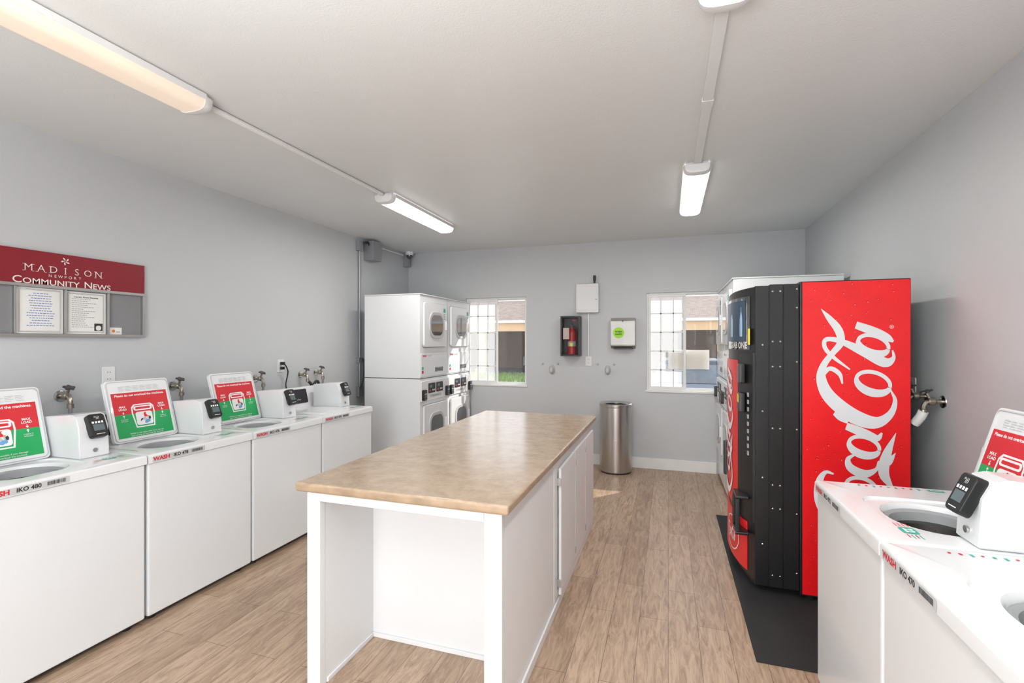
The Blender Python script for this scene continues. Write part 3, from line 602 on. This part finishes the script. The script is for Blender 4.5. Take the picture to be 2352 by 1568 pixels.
def faucet(loc, rz, label, hose=True, lag=False, drain=False):
    r = thing('hose_faucet', label, 'faucet', loc, rz, 'hose faucets')
    b = nb(); lathe(b, [(.036,-.001),(.034,.005),(.014,.009)], FM(0,0,0), 20); obj('flange', b, chrome, r)
    b = nb(); cyl(b, (0,-.005,0), (0,-.06,0), .011); lathe(b, [(.016,0),(.021,.006),(.021,.03),(.016,.036)], FM(0,-.035,0), 12)
    tube(b, [(0,-.05,0),(0,-.075,-.005),(0,-.088,-.025),(0,-.09,-.05)], .012, smooth=4); lathe(b, [(.017,-.07),(.017,-.045),(.013,-.042)], Matrix.Translation((0,-.09,0)), 12)
    cyl(b, (0,-.055,0), (0,-.075,.045), .008); obj('valve_body', b, brass, r)
    b = nb(); q = Vector((0,-.02,.045)).to_track_quat('Z','Y').to_matrix().to_4x4(); M = Matrix.Translation((0,-.077,.05)) @ q
    pts = [((.026+.005*math.cos(5*t))*math.cos(t), (.026+.005*math.cos(5*t))*math.sin(t)) for t in [2*PI*i/40 for i in range(40)]]; prism(b, pts, M, .009, .003); obj('handle', b, mat('handle_dark', (.1,.09,.09), .4, .6), r)
    if hose: b = nb(); tube(b, [(0,-.09,-.06),(.0,-.09,-.12),(.01,-.09,-.25),(.0,-.09,-.38)], .011); obj('supply_hose', b, mat('hose_grey', (.3,.3,.31), .5), r)
    if drain: b = nb(); tube(b, [(.0,-.09,-.06),(.02,-.11,-.09),(.05,-.10,-.12),(.10,-.11,-.07),(.12,-.12,-.12),(.07,-.1,-.3),(.03,-.1,-.5)], .014); obj('looping_hose', b, hose_m, r)
    if lag: b = nb(); tube(b, [(0,-.09,-.055),(-.01,-.10,-.09),(-.03,-.12,-.13)], .024, 12); obj('pipe_wrap', b, paper, r)
    return r
faucet((XL,1.91,1.20), PI/2, 'metal hose faucet on left wall beside the first open washer lid')
faucet((XL,2.60,1.20), PI/2, 'metal hose faucet on left wall behind the second payment box')
faucet((XL,3.35,1.20), PI/2, 'metal hose faucet just left of the corded outlet')
faucet((XL,3.90,1.20), PI/2, 'left one of the faucet pair before the stacked dryers', False, drain=True)
faucet((XL,4.12,1.21), PI/2, 'right one of the faucet pair before the stacked dryers')
faucet((XR,3.40,1.21), -PI/2, 'right wall faucet nearer the vending machine', False)
faucet((XR,3.22,1.20), -PI/2, 'right wall faucet with white wrapped outlet', False, True)

r = thing('junction_box', 'grey electrical box and vertical conduit high on the left wall', 'electrical box', (XL,4.98,2.55))
b = nb(); box(b, XL, XL+.14, 4.94, 5.12, 2.51, 2.74, .004); obj('enclosure', b, galv, r, True)
for a in ((2.60,2.72), (.88,1.0), (1.28,1.34)): b = nb(); box(b, XL, XL+.05, 4.79, 4.87, a[0], a[1], .004); obj('outlet_box', b, galv, r, True)
b = nb(); tube(b, [(XL+.025,4.83,.98),(XL+.025,4.83,1.8),(XL+.025,4.83,2.62)], .012, smooth=2); obj('vertical_conduit', b, galv, r, True)
for k in range(3): b = nb(); tube(b, [(XL+.03,4.86,2.68+.015*k),(XL+.09,4.9,2.70+.01*k),(XL+.07,4.96,2.68+.012*k)], .006, 8); obj('flexible_cable', b, black, r, True)
b = nb(); tube(b, [(XL+.045,4.82,.96),(XL+.07,4.84,1.1),(XL+.06,4.86,1.3),(XL+.06,4.84,1.32)], .006, 8); obj('loose_cord', b, black, r, True)
r = thing('security_camera', 'small dome security camera in the far left ceiling corner', 'security camera', (-3.40,5.85,2.70))
b = nb(); lathe(b, [(.055,.065),(.055,.03),(.05,.02)], seg=24); obj('mount', b, white2, r)
b = nb(); lathe(b, [(.042,.02),(.04,.0),(.03,-.02),(.012,-.032),(0,-.033)], seg=24, cap=False); obj('dome', b, glassd, r)
b = nb(); box(b, -.10,-.03,-.0,.09,-.13,.0,.004); obj('power_box', b, galv, r)
b = nb(); tube(b, [(XL+.02,5.12,2.72),(XL+.02,5.5,2.72),(XL+.03,5.80,2.72)], .009, smooth=2); tag(obj('wall_conduit', b, white2), 'thin conduit along the ceiling line to the dome camera', 'conduit')

r = thing('router_box', 'white wall-mounted router box with black antenna', 'router', (-.955,YB,1.885))
b = nb(); box(b, -.142,.142,-.075,0,0,.365,.016); obj('housing', b, white2, r)
b = nb(); prism(b, rrect(.24,.30,.02), FM(0,-.075,.18), .004, .002); obj('cover', b, white2, r)
b = nb(); lathe(b, [(.012,0),(.012,.03),(.016,.035),(.016,.095),(.01,.1)], Matrix.Translation((.085,-.04,.365)), 12); obj('antenna', b, black, r)
b = nb(); box(b, .10,.125,-.0795,-.079,.16,.17); obj('indicator', b, grey, r)
b = nb(); box(b, -.957,-.939,YB-.014,YB,1.352,1.884,.002); tag(obj('surface_conduit', b, white2), 'narrow white conduit from router box down to its outlet', 'conduit')
r = thing('extinguisher_cabinet', 'black framed fire extinguisher cabinet with open glass front', 'cabinet', (-1.155,YB,1.348))
b = nb(); t = .02
for a in ((-.12,.12,0,t), (-.12,.12,.476,.496), (-.12,-.12+t,t,.476), (.12-t,.12,t,.476)): box(b, a[0], a[1], -.15, 0, a[2], a[3], .003)
obj('frame', b, black, r)
b = nb(); box(b, -.10,.10,-.006,0,.02,.476); obj('back_panel', b, dark, r)
b = nb(); box(b, -.10,.10,-.149,-.146,.02,.476); obj('glass_front', b, glass, r)
b = nb(); M = FM(.0,-.1515,.30); rect(b, -.085,-.01,-.09,.05, M, 0); obj('instruction_card', b, mat('card_pink', (.5,.4,.36), .6), r, flatm=True)
b = nb(); text(b, 'FIRE', .026, FM(.05,-.152,.44), 0); obj('glass_lettering', b, redp, r, flatm=True)
r = thing('fire_extinguisher', 'red fire extinguisher inside the black wall cabinet', 'fire extinguisher', (-1.145,YB-.075,1.37))
b = nb(); lathe(b, [(.05,0),(.053,.01),(.053,.26),(.04,.30),(.018,.32),(.018,.335)], seg=24); obj('cylinder', b, redx, r)
b = nb(); lathe(b, [(.0535,.1),(.0535,.16)], seg=24, cap=False); obj('label_band', b, grey, r)
b = nb(); box(b, -.015,.015,-.015,.015,.33,.37,.003); box(b, -.01,.01,-.06,.02,.37,.38,.002); box(b, -.01,.01,-.055,.015,.345,.353,.002); obj('valve_handle', b, dark, r)
b = nb(); tube(b, [(.015,0,.35),(.05,-.01,.33),(.063,0,.24),(.062,0,.1)], .007); obj('hose', b, black, r)
b = nb(); M = FM(0,-.06,.2); rect(b, -.015,.02,-.10,-.06, M, 0); obj('inspection_tag', b, plast_y, r, flatm=True)
r = thing('towel_dispenser', 'stainless paper towel dispenser with round lime sticker', 'towel dispenser', (-.52,YB+.001,1.445))
b = nb(); pr = [(0,.0),(-.07,.0),(-.11,.04),(-.115,.33),(-.10,.368),(0,.368)]
ringloft(b, [[Vector((x, p[0], p[1])) for p in pr] for x in (-.143,.143)], cap0=True, cap1=True); bmesh.ops.bevel(b, geom=b.edges[:], offset=.005, segments=2, affect='EDGES'); obj('case', b, steeld, r)
b = nb(); box(b, -.11,.11,-.09,-.02,-.008,.004,.002); obj('towel_slot', b, black, r)
b = nb(); M = FM(-.05,-.1158,.19); n0 = [(.066*math.cos(2*PI*i/28), .066*math.sin(2*PI*i/28)) for i in range(28)]; flat(b, n0, M, 0); text(b, 'WASH', .028, M @ Matrix.Translation((0,.012,.001)), 1, off=.001); text(b, 'HANDS', .024, M @ Matrix.Translation((0,-.018,.001)), 1, off=.001); obj('sticker', b, [lime, ink], r, flatm=True)
b = nb(); lathe(b, [(.009,0),(.009,.004)], FM(0,-.114,.33), 12); obj('lock', b, dark, r)
def bracket(x, z, label):
    r = thing('wall_bracket', label, 'bracket', (x,YB,z), 0, 'small metal brackets on the back wall')
    b = nb(); lathe(b, [(.04,0),(.036,.008),(.024,.03),(.022,.055),(.016,.062)], FM(0,0,0) @ Matrix.Diagonal((1,1.6,1,1)), 20); obj('stub', b, lgrey, r)
    for dx in (-.125,.075):
        b = nb(); lathe(b, [(.014,0),(.014,.008),(.007,.02)], FM(dx,0,.075), 12); obj('screw', b, lgrey, r)
bracket(-1.417, 1.17, 'small metal stub and screws under the extinguisher cabinet'); bracket(-.711, 1.175, 'small metal stub and screws under the towel dispenser')

# ------------------------------------------------------------------ outside
asph = mat('asphalt', (.32,.31,.29), .9, var=.1, scale=3)
b = nb(); box(b, -40, 30, YB+.2, 45, -.3, -.06); struct(obj('ground', b, asph))
grassm = mat('grass', (.20,.30,.06), .8, var=.35, scale=3)
b = nb(); box(b, -14, 8, 16.5, 20.6, -.06, -.01); struct(obj('lawn_bed', b, mat('soil', (.1,.12,.04), .9)))
b = nb(); rnd = random.Random(5)
for i in range(9000):
    x, y = rnd.uniform(-9,4), rnd.uniform(16.6,20.5); h = rnd.uniform(.05,.22); a = rnd.random()*6.3; w_ = .03; dx, dy = w_*math.cos(a), w_*math.sin(a)
    vs = [b.verts.new(v) for v in ((x-dx,y-dy,-.02), (x+dx,y+dy,-.02), (x+rnd.uniform(-.05,.05), y+rnd.uniform(-.05,.05), h))]; b.faces.new(vs)
o = obj('grass', b, grassm, flatm=True); tag(o, 'green grass strip outside before the carport', 'grass'); o['kind'] = 'stuff'
r = thing('carport_building', 'peach carport building with brown shingle roof seen through windows', 'building', (-5,24,-.06))
shing, N, L, p = node_mat('shingles'); tc = N.new('ShaderNodeTexCoord'); bk = N.new('ShaderNodeTexBrick'); bk.inputs['Scale'].default_value = 3; bk.inputs['Color1'].default_value = (.17,.12,.095,1); bk.inputs['Color2'].default_value = (.26,.19,.15,1); bk.inputs['Mortar'].default_value = (.1,.07,.05,1)
L.new(tc.outputs['Object'], bk.inputs['Vector']); L.new(bk.outputs['Color'], p.inputs['Base Color']); p.inputs['Roughness'].default_value = .9
b = nb(); ringloft(b, [[Vector(v) for v in ((x,20.9,2.5),(x,24.6,3.72),(x,28.5,2.5),(x,28.5,2.4),(x,20.9,2.4))] for x in (-24,14)], cap0=True, cap1=True); obj('roof', b, shing, r, True)
peach = mat('peach_stucco', (.78,.50,.28), .8)
b = nb(); box(b, -24,14,21.0,21.2,2.0,2.42); obj('fascia', b, peach, r, True)
b = nb(); box(b, -24,14,20.88,21.0,2.38,2.5); obj('gutter', b, trimw, r, True)
b = nb(); box(b, -24,14,27.8,28,-.06,2.4); obj('rear_wall', b, mat('brown_stucco', (.30,.19,.125), .8), r, True)
for x in (-22,-17,-12,-8.6,-3.2,1.9,6.5): b = nb(); box(b, x, x+.35, 21.05, 21.3, -.06, 2.05); obj('post', b, peach, r, True)
def car(loc, rz, L_, W_, H_, paint, name, label):
    r = thing(name, label, 'car', loc, rz)
    hl = L_/2
    def sec(pts, ws, m, nm, par=r):
        b = nb(); ringloft(b, [[Vector((s*wx, y, z)) for (y, z), wx in zip(pts, ws)] for s in (-1, 1)], cap0=True, cap1=True); bmesh.ops.bevel(b, geom=b.edges[:], offset=.05, segments=3, affect='EDGES'); return obj(nm, b, m, par)
    w2 = W_/2
    low = [(-hl,.35),(-hl+.1,.22),(hl-.1,.22),(hl,.35),(hl-.02,H_*.52),(hl*.55,H_*.62),(-hl*.72,H_*.64),(-hl+.03,H_*.58)]
    sec(low, [w2*.94,w2*.9,w2*.9,w2*.94,w2*.93,w2*.92,w2*.92,w2*.93], paint, 'body')
    cab = [(-hl*.74,H_*.62),(hl*.5,H_*.60),(hl*.22,H_*.97),(-hl*.2,H_),(-hl*.52,H_*.96)]
    sec(cab, [w2*.88,w2*.88,w2*.68,w2*.66,w2*.68], glassd, 'cabin_glass')
    b = nb(); box(b, -w2*.66, w2*.66, -hl*.5, hl*.2, H_*.955, H_*1.005, .02); obj('roof', b, paint, r)
    for sx in (-1,1):
        for y in (-hl*.62, hl*.64): b = nb(); cyl(b, (sx*(w2-.2),y,.33), (sx*(w2-.02),y,.33), .33, 24); obj('wheel', b, black, r)
    for y in (-hl-.005, hl+.005):
        b = nb(); box(b, -.16,.16,y-.01,y+.01,.5,.64); obj('number_plate', b, sw, r)
        for sx in (-1,1): b = nb(); box(b, sx*w2*.6-.15, sx*w2*.6+.15, y-.03, y+.03, H_*.42, H_*.50, .02); obj('lamp', b, redp if y < 0 else lgrey, r)
    return r
car((-6.1,25.2,-.06), 0, 4.4, 1.8, 1.5, mat('black_paint', (.02,.02,.022), .2, coat=1), 'parked_car', 'dark car parked in the carport, seen through the left window')
car((.45,11.6,-.06), 0, 4.4, 1.8, 1.2, mat('blue_paint', (.05,.06,.085), .3), 'parked_car', 'blue grey car parked just outside the right window')
r = thing('traffic_cone', 'orange and white traffic cone outside the left window', 'traffic cone', (-5.75,14,-.06))
b = nb(); box(b, -.2,.2,-.2,.2,0,.03,.01); lathe(b, [(.15,.03),(.03,.74)], seg=20); obj('cone_body', b, orange, r)
b = nb(); lathe(b, [(.107,.28),(.066,.52)], seg=20, cap=False); obj('reflective_band', b, sw, r)

# ------------------------------------------------------------------ light
def area(loc, rot, sx, sy, power, col=(1,1,1)):
    l = bpy.data.lights.new('area', 'AREA'); l.shape = 'RECTANGLE'; l.size = sx; l.size_y = sy; l.energy = power; l.color = col
    o = bpy.data.objects.new('area_lamp', l); C.objects.link(o); o.location = loc; o.rotation_euler = rot
area((-.8,YF+.05,1.15), (PI/2,0,0), 2.1, 2.0, 74)  # added fill lamp behind the camera, inside the added door
area((-.6,-.2,1.7), (PI+.35,0,0), 1.2, .9, 108)  # added uplight near the camera, brightens the ceiling
for x, y in ((-2.25,4.06), (.19,1.23), (.19,4.12)): area((x,y,ZC-.086), (0,0,0), .14, 1.1, 18, (1,.98,.94))
sun = bpy.data.lights.new('sun', 'SUN'); sun.energy = 9; sun.angle = .01; sun.color = (1,.95,.87); so = bpy.data.objects.new('sun', sun); C.objects.link(so)
el = math.radians(35); dv = Vector((.669*math.cos(el),.743*math.cos(el),math.sin(el))); so.rotation_euler = dv.to_track_quat('Z','Y').to_euler(); so.location = (5,12,8)
wd = bpy.data.worlds.new('World'); S.world = wd; wd.use_nodes = True; N = wd.node_tree.nodes; L = wd.node_tree.links
bg = N['Background']; tc = N.new('ShaderNodeTexCoord'); sp = N.new('ShaderNodeSeparateXYZ'); L.new(tc.outputs['Generated'], sp.inputs[0]); rp = N.new('ShaderNodeValToRGB')
rp.color_ramp.elements[0].position = 0; rp.color_ramp.elements[0].color = (.95,.97,1,1); rp.color_ramp.elements[1].position = .7; rp.color_ramp.elements[1].color = (.6,.74,.95,1)
L.new(sp.outputs['Z'], rp.inputs['Fac']); L.new(rp.outputs['Color'], bg.inputs['Color']); bg.inputs['Strength'].default_value = 2.2

cam = bpy.data.cameras.new('camera'); cam.sensor_width = 36; cam.lens = F/2352*36; cam.clip_start = .05
co = bpy.data.objects.new('camera', cam); C.objects.link(co); co.location = (0,0,H); co.rotation_euler = (PI/2,0,TH); S.camera = co
